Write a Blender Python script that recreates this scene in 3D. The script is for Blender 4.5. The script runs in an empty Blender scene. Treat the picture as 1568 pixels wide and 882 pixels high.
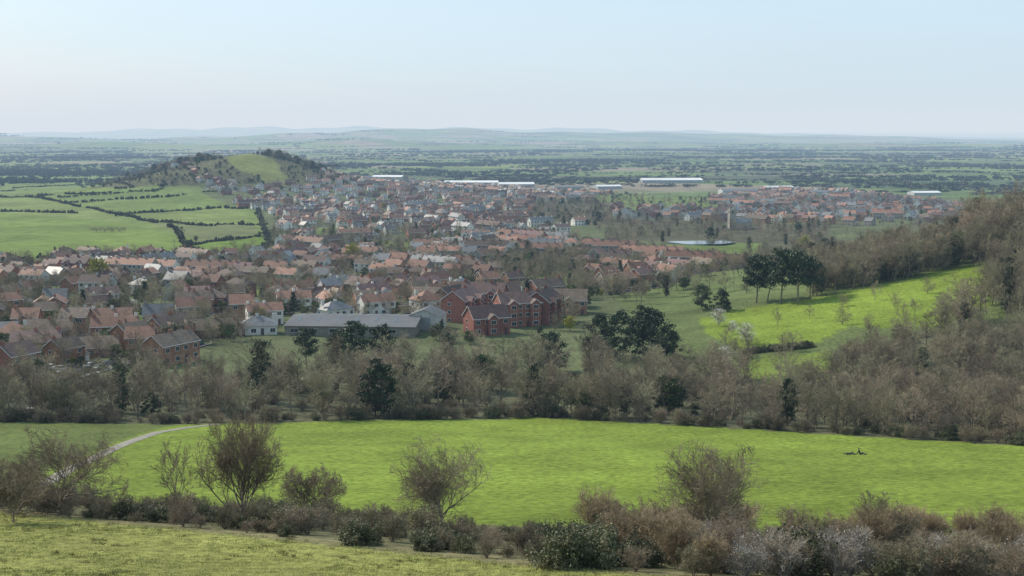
import bpy, math, random
import numpy as np
from mathutils import Vector, Matrix
R0 = random.Random(11)
NR = np.random.RandomState(5)
scene = bpy.context.scene
COL = scene.collection

# ------------------------------------------------------------------ materials
def new_mat(name):
    m = bpy.data.materials.new(name); m.use_nodes = True
    nt = m.node_tree
    for n in list(nt.nodes): nt.nodes.remove(n)
    out = nt.nodes.new('ShaderNodeOutputMaterial')
    return m, nt, out
def nd(nt, typ, **kw):
    n = nt.nodes.new(typ)
    for k, v in kw.items():
        if k in n.inputs: n.inputs[k].default_value = v
        else: setattr(n, k, v)
    return n
def ramp(nt, stops, interp='LINEAR'):
    r = nt.nodes.new('ShaderNodeValToRGB'); e = r.color_ramp.elements
    r.color_ramp.interpolation = interp
    while len(e) < len(stops): e.new(0.5)
    for i, (p, c) in enumerate(stops):
        e[i].position = p; e[i].color = (c[0], c[1], c[2], 1)
    return r

def varied(name, ca, cb, rough=0.8, scale=0.6, spec=0.2, rand=0.25, bump=0.0, hue=0.0):
    m, nt, out = new_mat(name)
    tc = nd(nt, 'ShaderNodeTexCoord')
    no = nd(nt, 'ShaderNodeTexNoise', Scale=scale, Detail=4.0, Roughness=0.6)
    nt.links.new(tc.outputs['Object'], no.inputs['Vector'])
    rp = ramp(nt, [(0.32, ca), (0.68, cb)])
    nt.links.new(no.outputs['Fac'], rp.inputs['Fac'])
    oi = nd(nt, 'ShaderNodeObjectInfo')
    mr = nd(nt, 'ShaderNodeMapRange'); mr.inputs['To Min'].default_value = 1-rand; mr.inputs['To Max'].default_value = 1+rand
    nt.links.new(oi.outputs['Random'], mr.inputs['Value'])
    hs = nd(nt, 'ShaderNodeHueSaturation')
    nt.links.new(rp.outputs['Color'], hs.inputs['Color']); nt.links.new(mr.outputs['Result'], hs.inputs['Value'])
    if hue:
        mm = nd(nt, 'ShaderNodeMath', operation='MULTIPLY'); mm.inputs[1].default_value = 7.31
        fr = nd(nt, 'ShaderNodeMath', operation='FRACT')
        m2 = nd(nt, 'ShaderNodeMapRange'); m2.inputs['To Min'].default_value = .5-hue; m2.inputs['To Max'].default_value = .5+hue
        nt.links.new(oi.outputs['Random'], mm.inputs[0]); nt.links.new(mm.outputs[0], fr.inputs[0])
        nt.links.new(fr.outputs[0], m2.inputs['Value']); nt.links.new(m2.outputs['Result'], hs.inputs['Hue'])
    bs = nd(nt, 'ShaderNodeBsdfPrincipled', Roughness=rough)
    bs.inputs['Specular IOR Level'].default_value = spec
    nt.links.new(hs.outputs['Color'], bs.inputs['Base Color'])
    if bump:
        b = nd(nt, 'ShaderNodeBump', Strength=bump, Distance=0.1)
        nt.links.new(no.outputs['Fac'], b.inputs['Height']); nt.links.new(b.outputs['Normal'], bs.inputs['Normal'])
    nt.links.new(bs.outputs[0], out.inputs['Surface'])
    return m

M = {}
M['bark'] = varied('bark', (.15,.125,.095), (.30,.255,.195), .9, 1.5, .1, hue=.015)
M['twig'] = varied('twigs', (.18,.145,.10), (.30,.24,.165), .85, .4, .1, hue=.02)
M['twig_far'] = varied('twigs_woodland', (.19,.16,.105), (.335,.285,.19), .85, .3, .1, rand=.38, hue=.03)
M['twig_grey'] = varied('twigs_pale', (.26,.22,.175), (.41,.36,.29), .85, .6, .1)
M['twig_red'] = varied('twigs_reddish', (.26,.195,.12), (.38,.30,.195), .85, .6, .1)
M['blossom'] = varied('blossom', (.62,.58,.54), (.82,.80,.76), .8, 1.0, .1)
M['leaf_dark'] = varied('evergreen_foliage', (.02,.035,.016), (.055,.08,.03), .6, .5, .3, hue=.02)
M['leaf_mid'] = varied('foliage', (.06,.085,.028), (.125,.155,.05), .7, .5, .2, hue=.03)
M['leaf_yellow'] = varied('spring_foliage', (.20,.19,.03), (.38,.35,.06), .7, .5, .2)
M['bramble'] = varied('bramble_leaves', (.05,.065,.024), (.15,.15,.07), .6, 1.5, .3)
M['grass_blade'] = varied('meadow_grass_blades', (.21,.225,.055), (.38,.36,.13), .7, .25, .1)
M['rush'] = varied('rush_tufts', (.13,.13,.04), (.25,.215,.09), .8, .25, .1)
M['far_tree'] = varied('distant_trees', (.045,.05,.032), (.11,.105,.065), .9, .05, .1, hue=.03)
M['brick'] = varied('red_brick', (.22,.105,.075), (.34,.165,.112), .9, .8, .1, hue=.015)
M['render'] = varied('painted_render', (.50,.48,.43), (.70,.68,.63), .85, .3, .15, rand=.25)
M['stone'] = varied('lias_stone', (.23,.21,.175), (.34,.31,.26), .9, .9, .1)
M['tile_brown'] = varied('brown_roof_tiles', (.10,.068,.055), (.18,.122,.098), .7, .9, .2, rand=.5, hue=.03)
M['tile_red'] = varied('red_roof_tiles', (.19,.10,.07), (.29,.155,.108), .7, .9, .2, rand=.4)
M['slate'] = varied('slate_roof', (.10,.10,.105), (.18,.178,.18), .5, .9, .4, rand=.4)
M['white'] = varied('white_paint', (.72,.72,.70), (.82,.82,.80), .5, 1, .3, rand=.05)
M['glass'] = varied('window_glass', (.02,.025,.03), (.05,.055,.06), .12, .5, .6, rand=.1)
M['door'] = varied('door_paint', (.05,.06,.10), (.12,.05,.04), .4, .1, .4)
M['asphalt'] = varied('asphalt', (.05,.05,.052), (.085,.083,.08), .85, .2, .2, rand=0)
M['pave'] = varied('pavement', (.16,.155,.145), (.24,.23,.215), .85, .5, .2, rand=0)
M['gravel'] = varied('gravel_path', (.17,.155,.125), (.28,.26,.22), .9, .8, .1, rand=0, bump=.3)
M['metal_roof'] = varied('sheet_metal_roof', (.085,.087,.092), (.13,.132,.138), .65, .15, .3, rand=.1)
M['pale_roof'] = varied('pale_sheet_roof', (.52,.54,.55), (.70,.70,.70), .6, .02, .3, rand=.2)
M['cladding'] = varied('grey_cladding', (.30,.31,.32), (.42,.43,.43), .6, .2, .3, rand=.3)
M['tyre'] = varied('tyre_rubber', (.02,.02,.02), (.035,.035,.035), .8, 2, .2, rand=0)
M['car_white'] = varied('car_paint_white', (.68,.68,.68), (.75,.75,.75), .3, .2, .6, rand=.1)
M['car_dark'] = varied('car_paint_dark', (.05,.06,.09), (.08,.09,.13), .3, .2, .6, rand=.3, hue=.4)
M['jacket'] = varied('dark_jacket_cloth', (.018,.02,.028), (.035,.036,.045), .9, 8, .1, rand=0)
M['jeans'] = varied('denim', (.025,.035,.065), (.05,.06,.10), .9, 8, .1, rand=0)
M['skin'] = varied('skin', (.42,.26,.19), (.50,.32,.24), .6, 8, .3, rand=0)
M['hair'] = varied('hair', (.03,.02,.012), (.07,.045,.03), .7, 20, .2, rand=0)

# ------------------------------------------------------------------ terrain
def sm(a, b, t):
    t = np.clip((t-a)/(b-a), 0, 1); return t*t*(3-2*t)
PY = np.array([0,20,35,50,82,100,110,130,165,190,230,260,300,400,600,800,1000,1500,2000,2500,70000.])
PH = np.array([1.2,8.4,13.6,18.4,26,29.6,31.5,35.4,41,45,51,54.5,56.5,58.5,68,72.7,76,87,96,97,97.])
TY = np.arange(0, 3001.); TH = np.interp(TY, PY, PH)
_k = np.ones(9)/9.
for _ in range(2):
    TH = np.convolve(np.pad(TH, 4, mode='edge'), _k, mode='valid')
HILLS = [(-1600,13500,1500,1500,124),(400,14500,1900,1400,104),(-5600,12500,1300,1300,112),(-3600,14500,700,1200,58),(3000,16000,3000,1500,92),
         (-6500,30000,6500,3000,215),(1500,28000,6500,3000,180),(-1000,9000,900,500,52),(-2800,8500,900,400,42),(900,10500,1500,500,36),(3000,9500,1100,400,28)]
def edge_e(x, y): return y + .78*(x+35) - 82
def height(x, y):
    x = np.asarray(x, float); y = np.asarray(y, float)
    b = np.interp(y, TY, TH)
    z = -(b + 3*sm(0, 45, edge_e(x, y)))
    wy = np.where(y < 1900, np.exp(-((y-1900)/400)**2), np.exp(-((y-1900)/260)**2))
    wy2 = np.where(y < 1850, np.exp(-((y-1850)/210)**2), np.exp(-((y-1850)/170)**2))
    z = z + 27*np.exp(-((x+400)/310)**2)*wy + 41*np.exp(-((x+405)/125)**2)*wy2 - 5*np.exp(-((x+440)/28)**2)*wy2
    sp = 16*np.log1p(np.exp(np.clip((x-46)/16, -30, 30)))
    sp = 60*np.tanh(.195*sp/60)
    z = z + sp*sm(205, 310, y)*(1-sm(440, 760, y))
    r = np.hypot(x, y)
    for cx, cy, sx, sy, h in HILLS:
        z = z + h*np.exp(-((x-cx)/sx)**2-((y-cy)/sy)**2)*(1+.12*np.sin(x/430.+cx)+.08*np.sin(x/170.+cy))
    z = z + 150*sm(36000, 50000, r)
    amp = .25*sm(20, 60, r)+.6*sm(230, 600, r)
    z = z + amp*(np.sin(x/23.+1.3*np.sin(y/31.))*np.cos(y/19.+.7)+.5*np.sin(x/9.7+y/13.1))
    z = z + 5*sm(5000, 9000, r)*np.sin(x/700.)*np.sin(y/900.+1)
    return z
def hz(x, y): return float(height(np.array([x]), np.array([y]))[0])
YS = np.geomspace(30, 60000, 1600)
def G(u, v):
    """map survey: bearing/depression reading -> point on the terrain"""
    fw = 1878.4-(v-441)*.1237; dn = 234.2+(v-441)*.9923
    X = (u-784)/fw*YS; D = height(X, YS)+dn/fw*YS
    i = int(np.argmax(D >= 0))
    if D[i] < 0: i = len(YS)-1
    if i == 0: return X[0], YS[0]
    t = D[i-1]/(D[i-1]-D[i]) if D[i] != D[i-1] else 0
    yy = YS[i-1]+(YS[i]-YS[i-1])*t
    return (u-784)/fw*yy, yy
def poly(pts): return np.array([G(u, v) for u, v in pts])
def pip(px, py, P):
    px = np.asarray(px, float); py = np.asarray(py, float)
    ins = np.zeros(px.shape, bool); n = len(P); j = n-1
    for i in range(n):
        xi, yi = P[i]; xj, yj = P[j]
        c = ((yi > py) != (yj > py)) & (px < (xj-xi)*(py-yi)/((yj-yi) if yj != yi else 1e-9)+xi)
        ins ^= c; j = i
    return ins
_pl = {}
def inp(x, y, P):
    L_ = _pl.get(id(P))
    if L_ is None: L_ = _pl[id(P)] = [(float(a), float(b)) for a, b in P]
    ins = False; xj, yj = L_[-1]
    for xi, yi in L_:
        if (yi > y) != (yj > y) and x < (xj-xi)*(y-yi)/(yj-yi)+xi: ins = not ins
        xj, yj = xi, yi
    return ins

LEFT = poly([(-60,282),(180,278),(300,292),(395,322),(412,372),(400,384),(290,394),(120,396),(-60,402)])
TOWN = poly([(-60,408),(130,398),(290,398),(415,386),(420,335),(330,297),(225,280),(210,272),(330,277),(470,280),(560,270),(700,282),(860,292),(1060,304),(1150,294),(1300,292),(1450,312),(1540,322),(1450,342),(1250,350),(1060,347),(850,345),(880,368),(1060,392),(1140,412),(1060,432),(1050,448),(905,455),(885,505),(720,530),(560,515),(440,510),(330,530),(160,590),(-60,590)])
SLOPE = poly([(1070,487),(1130,473),(1250,455),(1350,436),(1510,402),(1520,465),(1440,500),(1300,500),(1240,530),(1160,537),(1110,527),(1083,510)])
SLOPE2 = poly([(1095,560),(1180,545),(1270,538),(1290,575),(1180,590)])
PARK = [poly([(960,378),(1100,376),(1170,372),(1165,392),(1060,392),(960,388)]), poly([(900,300),(960,298),(1090,302),(1100,318),(960,322)]), poly([(800,420),(900,415),(900,440),(810,445)]),
        poly([(590,370),(680,366),(700,378),(600,384)]), poly([(860,448),(905,440),(900,462),(862,466)]), poly([(210,480),(290,476),(290,492),(200,496)]),
        poly([(350,440),(420,436),(430,448),(350,452)]), poly([(480,350),(540,348),(545,358),(485,360)]), poly([(40,462),(100,458),(100,470),(30,474)])]
WOODS = [poly([(820,308),(930,308),(940,344),(815,344)]), poly([(930,335),(1270,345),(1260,398),(1170,400),(1060,375),(930,368)]), poly([(760,395),(880,390),(890,420),(770,425)])]
# bare grass strip over the top of the far hill, and the scrub on its flanks (world metres)
def hill_grass(x, y): return ((x+372+.42*(y-1780)+7*np.sin(y/17.))/36)**2+((y-1770)/125)**2 < 1
def hill_scrub(x, y): return (((x+410)/190)**2+((y-1790)/180)**2 < 1)
EDGX = [-300,-140,-58,6,76,140,300]; EDGY = [222,222,225,232,184,165,150]
NEX = [-80,-50,-20,0,10,20,45,120]; NEY = [118,112,106,100,96,93,92,92]

az = np.concatenate([np.arange(-180,-40,5.), np.arange(-40,-27,1.), np.arange(-27,27,.22), np.arange(27,40,1.), np.arange(40,180,5.)])
rad = np.concatenate([[.0], np.geomspace(3, 60000, 760)])
A, Rr = np.meshgrid(np.radians(az), rad)
GX = Rr*np.sin(A); GY = Rr*np.cos(A); GZ = height(GX, GY)
nr, na = GX.shape
V = np.stack([GX.ravel(), GY.ravel(), GZ.ravel()], 1)
def np_mesh(name, V, parts, mats, smooth=False):
    me = bpy.data.meshes.new(name)
    V = np.ascontiguousarray(V, np.float32)
    me.vertices.add(len(V)); me.vertices.foreach_set('co', V.ravel())
    parts = [(np.asarray(f, np.int32), mi) for f, mi in parts if len(f)]
    nl = sum(f.size for f, _ in parts); npoly = sum(len(f) for f, _ in parts)
    me.loops.add(nl); me.loops.foreach_set('vertex_index', np.concatenate([f.ravel() for f, _ in parts]))
    me.polygons.add(npoly)
    st = []; mi_all = []; o = 0
    for f, mi in parts:
        k = f.shape[1]; st.append(o+np.arange(len(f))*k); o += f.size
        mi_all.append(np.full(len(f), mi))
    me.polygons.foreach_set('loop_start', np.concatenate(st).astype(np.int32))
    me.polygons.foreach_set('material_index', np.concatenate(mi_all).astype(np.int32))
    if smooth: me.polygons.foreach_set('use_smooth', np.ones(npoly, bool))
    me.update(calc_edges=True)
    for m in mats: me.materials.append(m)
    return me
ii, jj = np.meshgrid(np.arange(1, nr-1), np.arange(na), indexing='ij')
j2 = (jj+1) % na
F = np.stack([ii*na+jj, ii*na+j2, (ii+1)*na+j2, (ii+1)*na+jj], -1).reshape(-1, 4)[:, ::-1]
jx = np.arange(na); F0 = np.stack([np.zeros(na, int), na+(jx+1)%na, na+jx], 1)

X = GX.ravel(); Y = GY.ravel(); E = edge_e(X, Y)
land = np.zeros((len(X), 3)); land[:] = (.095,.095,.055)
def setc(mask, c): land[mask] = c
setc(Y > 305, (.10,.115,.055))
setc((X > 40) & (Y > 300) & (Y < 700), (.10,.125,.045))
setc(Y > 1900, (.10,.14,.05))
setc((E <= 2) | (Y < 45), (.24,.245,.07))
setc((E > 2) & (E < 6) & (Y < 120), (.18,.16,.085))
setc((E >= 6) & (Y < 120), (.12,.115,.06))
fld = (Y > np.interp(X, NEX, NEY)) & (Y < np.interp(X, EDGX, EDGY)) & (E > 10)
setc(fld, (.145,.192,.031))
pathx = np.interp(Y, [110,152,183,208,222], [-52,-56,-59,-60.5,-60])
setc(fld & (X < pathx-2), (.095,.12,.035))
setc(pip(X, Y, LEFT), (.125,.165,.045))
for pts, c in [([(-60,325),(120,327),(200,345),(275,360),(280,382),(120,396),(-60,402)],(.125,.17,.038)),([(0,303),(60,303),(130,318),(200,332),(180,340),(-60,322)],(.145,.18,.055)),
               ([(100,311),(250,302),(330,293),(300,285),(205,287),(150,297)],(.12,.16,.05)),([(180,331),(300,322),(370,320),(385,345),(300,346),(212,337)],(.15,.185,.055)),
               ([(290,394),(300,375),(350,368),(405,362),(405,384)],(.11,.16,.03)),([(212,337),(300,346),(385,345),(400,362),(350,368),(300,375),(285,360)],(.13,.145,.06))]:
    setc(pip(X, Y, poly(pts)), c)
setc(pip(X, Y, SLOPE), (.148,.198,.03)); setc(pip(X, Y, SLOPE2), (.13,.17,.035))
for p in WOODS: setc(pip(X, Y, p), (.08,.075,.045))
for p in PARK: setc(pip(X, Y, p), (.12,.16,.045))
setc(hill_scrub(X, Y), (.09,.09,.045)); setc(hill_grass(X, Y), (.14,.155,.05))
plain = sm(1950, 2300, Y)*(1-pip(X, Y, TOWN))*(1-pip(X, Y, LEFT))
me = np_mesh('terrain', V, [(F, 0), (F0, 0)], [], True)
ca = me.color_attributes.new('land', 'FLOAT_COLOR', 'POINT')
ca.data.foreach_set('color', np.concatenate([land, np.ones((len(X), 1))], 1).astype(np.float32).ravel())
pa = me.attributes.new('plain', 'FLOAT', 'POINT'); pa.data.foreach_set('value', plain.astype(np.float32))
gm, nt, out = new_mat('ground_cover')
L = nt.links.new
geo = nd(nt, 'ShaderNodeNewGeometry')
at = nd(nt, 'ShaderNodeAttribute', attribute_name='land'); ap = nd(nt, 'ShaderNodeAttribute', attribute_name='plain')
mp = nd(nt, 'ShaderNodeMapping'); mp.inputs['Rotation'].default_value = (0,0,.35); mp.inputs['Scale'].default_value = (1/520,1/330,0)
L(geo.outputs['Position'], mp.inputs['Vector'])
vo = nd(nt, 'ShaderNodeTexVoronoi', Scale=1.0); L(mp.outputs[0], vo.inputs['Vector'])
sx = nd(nt, 'ShaderNodeSeparateColor'); L(vo.outputs['Color'], sx.inputs[0])
rp = ramp(nt, [(0,(.08,.105,.05)),(.15,(.11,.15,.055)),(.4,(.16,.155,.095)),(.5,(.10,.135,.05)),(.68,(.14,.18,.06)),(.85,(.20,.17,.125)),(.95,(.08,.09,.055))], 'CONSTANT')
L(sx.outputs[0], rp.inputs['Fac'])
mx = nd(nt, 'ShaderNodeMix', data_type='RGBA')
L(ap.outputs['Fac'], mx.inputs[0]); L(at.outputs['Color'], mx.inputs[6]); L(rp.outputs['Color'], mx.inputs[7])
cur = mx.outputs[2]
n_last = None
for scl, lo, hi, det in [(.012,.78,1.22,3.),(.09,.80,1.20,4.),(1.1,.66,1.34,5.),(7.,.75,1.25,2.)]:
    no = nd(nt, 'ShaderNodeTexNoise', Scale=scl, Detail=det); L(geo.outputs['Position'], no.inputs['Vector'])
    mr = nd(nt, 'ShaderNodeMapRange'); mr.inputs['From Min'].default_value=.3; mr.inputs['From Max'].default_value=.7
    mr.inputs['To Min'].default_value = lo; mr.inputs['To Max'].default_value = hi
    L(no.outputs['Fac'], mr.inputs['Value'])
    vm = nd(nt, 'ShaderNodeVectorMath', operation='SCALE'); L(cur, vm.inputs[0]); L(mr.outputs['Result'], vm.inputs['Scale'])
    cur = vm.outputs[0]; n_last = no if scl < 5 else n_last
bs = nd(nt, 'ShaderNodeBsdfPrincipled', Roughness=.95); bs.inputs['Specular IOR Level'].default_value = .05
bp = nd(nt, 'ShaderNodeBump', Strength=.7, Distance=.3); L(n_last.outputs['Fac'], bp.inputs['Height']); L(bp.outputs[0], bs.inputs['Normal'])
L(cur, bs.inputs['Base Color']); L(bs.outputs[0], out.inputs['Surface'])
me.materials.append(gm)
terrain = bpy.data.objects.new('terrain', me); COL.objects.link(terrain)

# ------------------------------------------------------------------ trees
def rv(r): return Vector((r.gauss(0,1), r.gauss(0,1), r.gauss(0,1)))
UP = Vector((0,0,1))
def branch(S, r, p, d, Ln, rad, lev, cfg):
    n = cfg['n'][lev]; st = Ln/n; mxl = len(cfg['n'])-1
    for i in range(n):
        d = (d + rv(r)*cfg['wob'] + UP*cfg['up'][lev]).normalized()
        q = p + d*st
        ra = rad*(1-.6*i/n); rb = rad*(1-.6*(i+1)/n)
        S.append((p[0],p[1],p[2],q[0],q[1],q[2],max(ra,cfg['rmin']),max(rb,cfg['rmin']*.8),lev))
        if lev < mxl and i >= cfg['first'][lev]:
            for k in range(cfg['kids'][lev]):
                a = math.radians(r.uniform(*cfg['ang'][lev]))
                ax = d.cross(rv(r)).normalized()
                cd = (Matrix.Rotation(a, 3, ax) @ d)
                branch(S, r, q if r.random()<.6 else p.lerp(q,.5), cd, Ln*cfg['ratio'][lev]*r.uniform(.7,1.15)*(1-.25*i/n), rb*.62, lev+1, cfg)
        p = q
def tree_segs(seed, cfg, H, W=None):
    r = random.Random(seed); S = []
    for k in range(cfg.get('stems', 1)):
        if cfg.get('stems', 1) > 1:
            a = r.uniform(0, 6.28); t = r.uniform(.1, cfg.get('lean', .8))
            d = Vector((math.cos(a)*t, math.sin(a)*t, 1)).normalized(); p = Vector((math.cos(a)*.2*t, math.sin(a)*.2*t, 0))
        else: d = Vector((0,0,1)); p = Vector((0,0,0))
        branch(S, r, p, d, cfg['L0'], cfg['r0'], 0, cfg)
    S = np.array(S)
    mz = np.percentile(S[:,5], 99.3); k = H/mz
    S[:,:6] *= k
    if W:
        top = S[:,5] > H*.5; ox, oy = S[top,3].mean(), S[top,4].mean()
        for c in (0, 3):
            w_ = np.clip(S[:,c+2]/(H*.6), 0, 1); S[:,c] -= ox*w_*.8; S[:,c+1] -= oy*w_*.8
        rr = np.percentile(np.hypot(S[:,3], S[:,4]), 96); kw = W/2/rr
        for c in (0,1,3,4): S[:,c] *= kw
        cz = H*.5
        for c in (0, 3):
            P = S[:,c:c+3]; q = np.sqrt((P[:,0]/(W/2))**2+(P[:,1]/(W/2))**2+((P[:,2]-cz)/(H*.52))**2)
            f = np.where(q > 1, (1+.35*(q-1))/q, 1.)
            P[:,0] *= f; P[:,1] *= f; P[:,2] = cz+(P[:,2]-cz)*np.where(P[:,2] > cz, f, 1)
    S[0,2] -= .3
    return S
def seg_geo(S):
    P0 = S[:,0:3]; P1 = S[:,3:6]; D = P1-P0; D /= np.linalg.norm(D, axis=1, keepdims=True)+1e-9
    ref = np.where(np.abs(D[:,2:3]) > .9, np.array([[1.,0,0]]), np.array([[0,0,1.]]))
    a = np.cross(D, ref); a /= np.linalg.norm(a, axis=1, keepdims=True)+1e-9; b = np.cross(D, a)
    Vs = []
    for P, rr in ((P0, S[:,6:7]), (P1, S[:,7:8])):
        for k in range(3):
            t = k*2*math.pi/3; Vs.append(P+rr*(math.cos(t)*a+math.sin(t)*b))
    Vv = np.stack(Vs, 1).reshape(-1, 3); n = len(S); o = (np.arange(n)*6)[:, None]
    Fq = np.concatenate([o+np.array([[k, (k+1)%3, 3+(k+1)%3, 3+k]]) for k in range(3)], 0)
    lv = np.tile(S[:,8], 3)
    return Vv, Fq, lv
def quads(C, size, flat=0.0):
    n = len(C); a = NR.normal(size=(n,3)); a /= np.linalg.norm(a,axis=1,keepdims=True)
    b = NR.normal(size=(n,3)); b -= (a*b).sum(1,keepdims=True)*a; b /= np.linalg.norm(b,axis=1,keepdims=True)
    s = size*NR.uniform(.5,1.3,(n,1)); a = a*s; b = b*s*.7
    Vv = np.stack([C-a-b*.2, C-b, C+a+b*.1, C+b], 1).reshape(-1,3)
    return Vv, np.arange(n*4).reshape(-1,4)
def tree_mesh(name, S, mats, leafC=None, lsize=.2, bark_lev=2):
    Vv, Fq, lv = seg_geo(S)
    parts = [(Fq[lv < bark_lev], 0), (Fq[lv >= bark_lev], 1)]
    if leafC is not None and len(leafC):
        V2, F2 = quads(leafC, lsize); parts.append((F2+len(Vv), 2)); Vv = np.concatenate([Vv, V2])
    return np_mesh(name, Vv, parts, mats)
BARE = dict(n=[4,4,3,3,2], first=[1,1,0,0], kids=[4,2,2,2], ang=[(25,55),(25,55),(25,60),(25,60)], ratio=[.95,.55,.55,.6], up=[0,.07,.05,.05,.03], wob=.11, L0=3.2, r0=.17, rmin=.011)
OPEN = dict(n=[3,5,3,3,3], first=[0,1,0,0], kids=[6,2,2,2], ang=[(18,60),(28,60),(28,60),(25,60)], ratio=[1.4,.52,.6,.62], up=[0,.07,.05,.04,.03], wob=.12, L0=2.2, r0=.15, rmin=.011)
def cfg(base, **k): d = dict(base); d.update(k); return d

WOODV = []
for s in range(9):
    if s % 3 == 0: c = cfg(BARE, n=[5,4,3,3], first=[1,1,0], kids=[4,2,3], ang=[(30,66),(25,55),(25,65)], ratio=[.58,.5,.55], up=[0,.05,.04,.03], L0=5.5, r0=.21, rmin=.023); W = 9.5
    elif s % 3 == 1: c = cfg(BARE, n=[5,4,3,3], first=[1,1,0], kids=[3,2,3], ang=[(25,50),(25,55),(25,65)], ratio=[.62,.5,.55], up=[0,.10,.06,.04], L0=6.0, r0=.19, rmin=.023, wob=.10); W = 7.5
    else: c = cfg(BARE, n=[4,4,3,3], first=[0,0,0], kids=[4,2,3], ang=[(30,70),(30,60),(25,65)], ratio=[.75,.5,.55], up=[0,.03,.03,.02], L0=4.5, r0=.21, rmin=.021, wob=.14); W = 10.
    WOODV.append(tree_mesh('bare_tree_mesh', tree_segs(100+s, c, 12. if s % 3 < 2 else 10.5, W=W), [M['bark'], M['twig_far']]))
FARV = []
for s in range(5):
    c = cfg(BARE, n=[4,3,3], first=[1,0], kids=[4,3], ang=[(30,66),(25,65)], ratio=[.58,.5], up=[0,.05,.04], L0=5.5, r0=.22, rmin=.06)
    FARV.append(tree_mesh('far_bare_tree_mesh', tree_segs(160+s, c, 12., W=9.), [M['bark'], M['twig_far']], bark_lev=1))
def crown(seed, H, shape, nc, per, cr):
    r = np.random.RandomState(seed); C = []
    for i in range(nc):
        t = (i+.5)/nc; ang = r.uniform(0, 6.28)
        if shape == 'pine': z = H*(.38+.6*t); rr = H*.26*math.sqrt(max(.05, 1-((t-.4)/.75)**2))*r.uniform(.3,1)
        elif shape == 'cone': z = H*(.15+.83*t); rr = H*.24*(1-t*.9)*r.uniform(.5,1)
        elif shape == 'ivy': z = H*(.08+.85*t); rr = H*.16*math.sqrt(max(.05,1-((t-.45)/.65)**2))*r.uniform(.3,1)
        elif shape == 'oak': z = H*(.12+.82*t); rr = H*.42*math.sqrt(max(.03, 1-((t-.38)/.66)**2))*r.uniform(.3,1)
        else: z = H*(.25+.7*t); rr = H*.38*math.sqrt(max(.03, 1-((t-.4)/.65)**2))*r.uniform(.35,1)
        c = np.array([rr*math.cos(ang), rr*math.sin(ang), z])
        k = cr*r.uniform(.6,1.3)
        C.append(c+r.normal(size=(per,3))*np.array([k,k,k*.55]))
    return np.concatenate(C)
SK = cfg(BARE, n=[5,3,2], first=[1,0], kids=[3,2], ang=[(45,75),(30,60)], ratio=[.35,.5], up=[0,.03,.03], L0=6, r0=.28, rmin=.03)
PINEV = [tree_mesh('pine_mesh', tree_segs(200+s, SK, 12.5), [M['bark'], M['twig_far'], M['leaf_dark']], crown(300+s, 13.5, 'pine', 46, 80, .62), .27) for s in range(3)]
OAKV = [tree_mesh('holm_oak_mesh', tree_segs(250+s, SK, 9.), [M['bark'], M['twig_far'], M['leaf_dark']], crown(350+s, 10.5, 'oak', 58, 75, .55), .25) for s in range(2)]
CONEV = [tree_mesh('conifer_mesh', tree_segs(210, SK, 11.), [M['bark'], M['twig_far'], M['leaf_dark']], crown(310, 13, 'cone', 60, 50, .45), .26)]
IVYV = [tree_mesh('ivy_tree_mesh', tree_segs(220+s, BARE, 12.), [M['bark'], M['twig_far'], M['leaf_dark']], crown(320+s, 11.5, 'ivy', 45, 45, .45), .24) for s in range(2)]
ROUNDV = [tree_mesh('leafy_tree_mesh', tree_segs(230+s, SK, 7.), [M['bark'], M['twig_far'], M[k]], crown(330+s, 8., 'round', 34, 55, .55), .27) for s, k in enumerate(['leaf_mid','leaf_dark','leaf_yellow','leaf_mid'])]
BLOSV = tree_mesh('blossom_tree_mesh', tree_segs(240, cfg(BARE, n=[3,3,3,2], first=[0,0,0], kids=[4,2,2], ang=[(25,60)]*3, ratio=[.8,.6,.6], up=[0,.05,.04,.03], L0=2, r0=.1, rmin=.02), 5.), [M['bark'], M['twig_far'], M['blossom']], crown(340, 5., 'round', 30, 40, .5), .09)

def shrub(seed, mats, H=2.6, stems=12, lean=.9, leaves=0, lsize=.05, rmin=.010, up=.06, leafr=.1, W=None):
    c = dict(n=[4,3,3,2], first=[0,0,0], kids=[1,2,2], ang=[(20,55),(25,60),(25,65)], ratio=[.6,.6,.6], up=[up,up,up*.7,.02], wob=.14, L0=2, r0=.03, rmin=rmin, stems=stems, lean=lean)
    S = tree_segs(seed, c, H, W)
    C = None
    if leaves:
        idx = NR.randint(0, len(S), leaves); C = S[idx,3:6]+NR.normal(size=(leaves,3))*leafr
    return tree_mesh('shrub_mesh', S, mats, C, lsize, 1)
SHB = [shrub(400+s, [M['bark'], M['twig'], M['bramble']], leaves=(0, 900)[s % 2], stems=10+2*s, lsize=.055, W=3.4) for s in range(4)]
SHBRAM = [shrub(410+s, [M['bark'], M['twig'], M['bramble']], H=1.9, leaves=6000, stems=13, lean=1.6, lsize=.07, up=-.02, leafr=.14) for s in range(3)]
SHRED = [shrub(420+s, [M['twig_red'], M['twig_red']], H=3.2, stems=24, lean=.45, up=.12) for s in range(2)]
SHPALE = [shrub(430+s, [M['twig_grey'], M['twig_grey'], M['blossom']], H=2.4, stems=16, leaves=(400, 2400)[s % 2], lean=1., lsize=.030) for s in range(3)]

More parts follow.
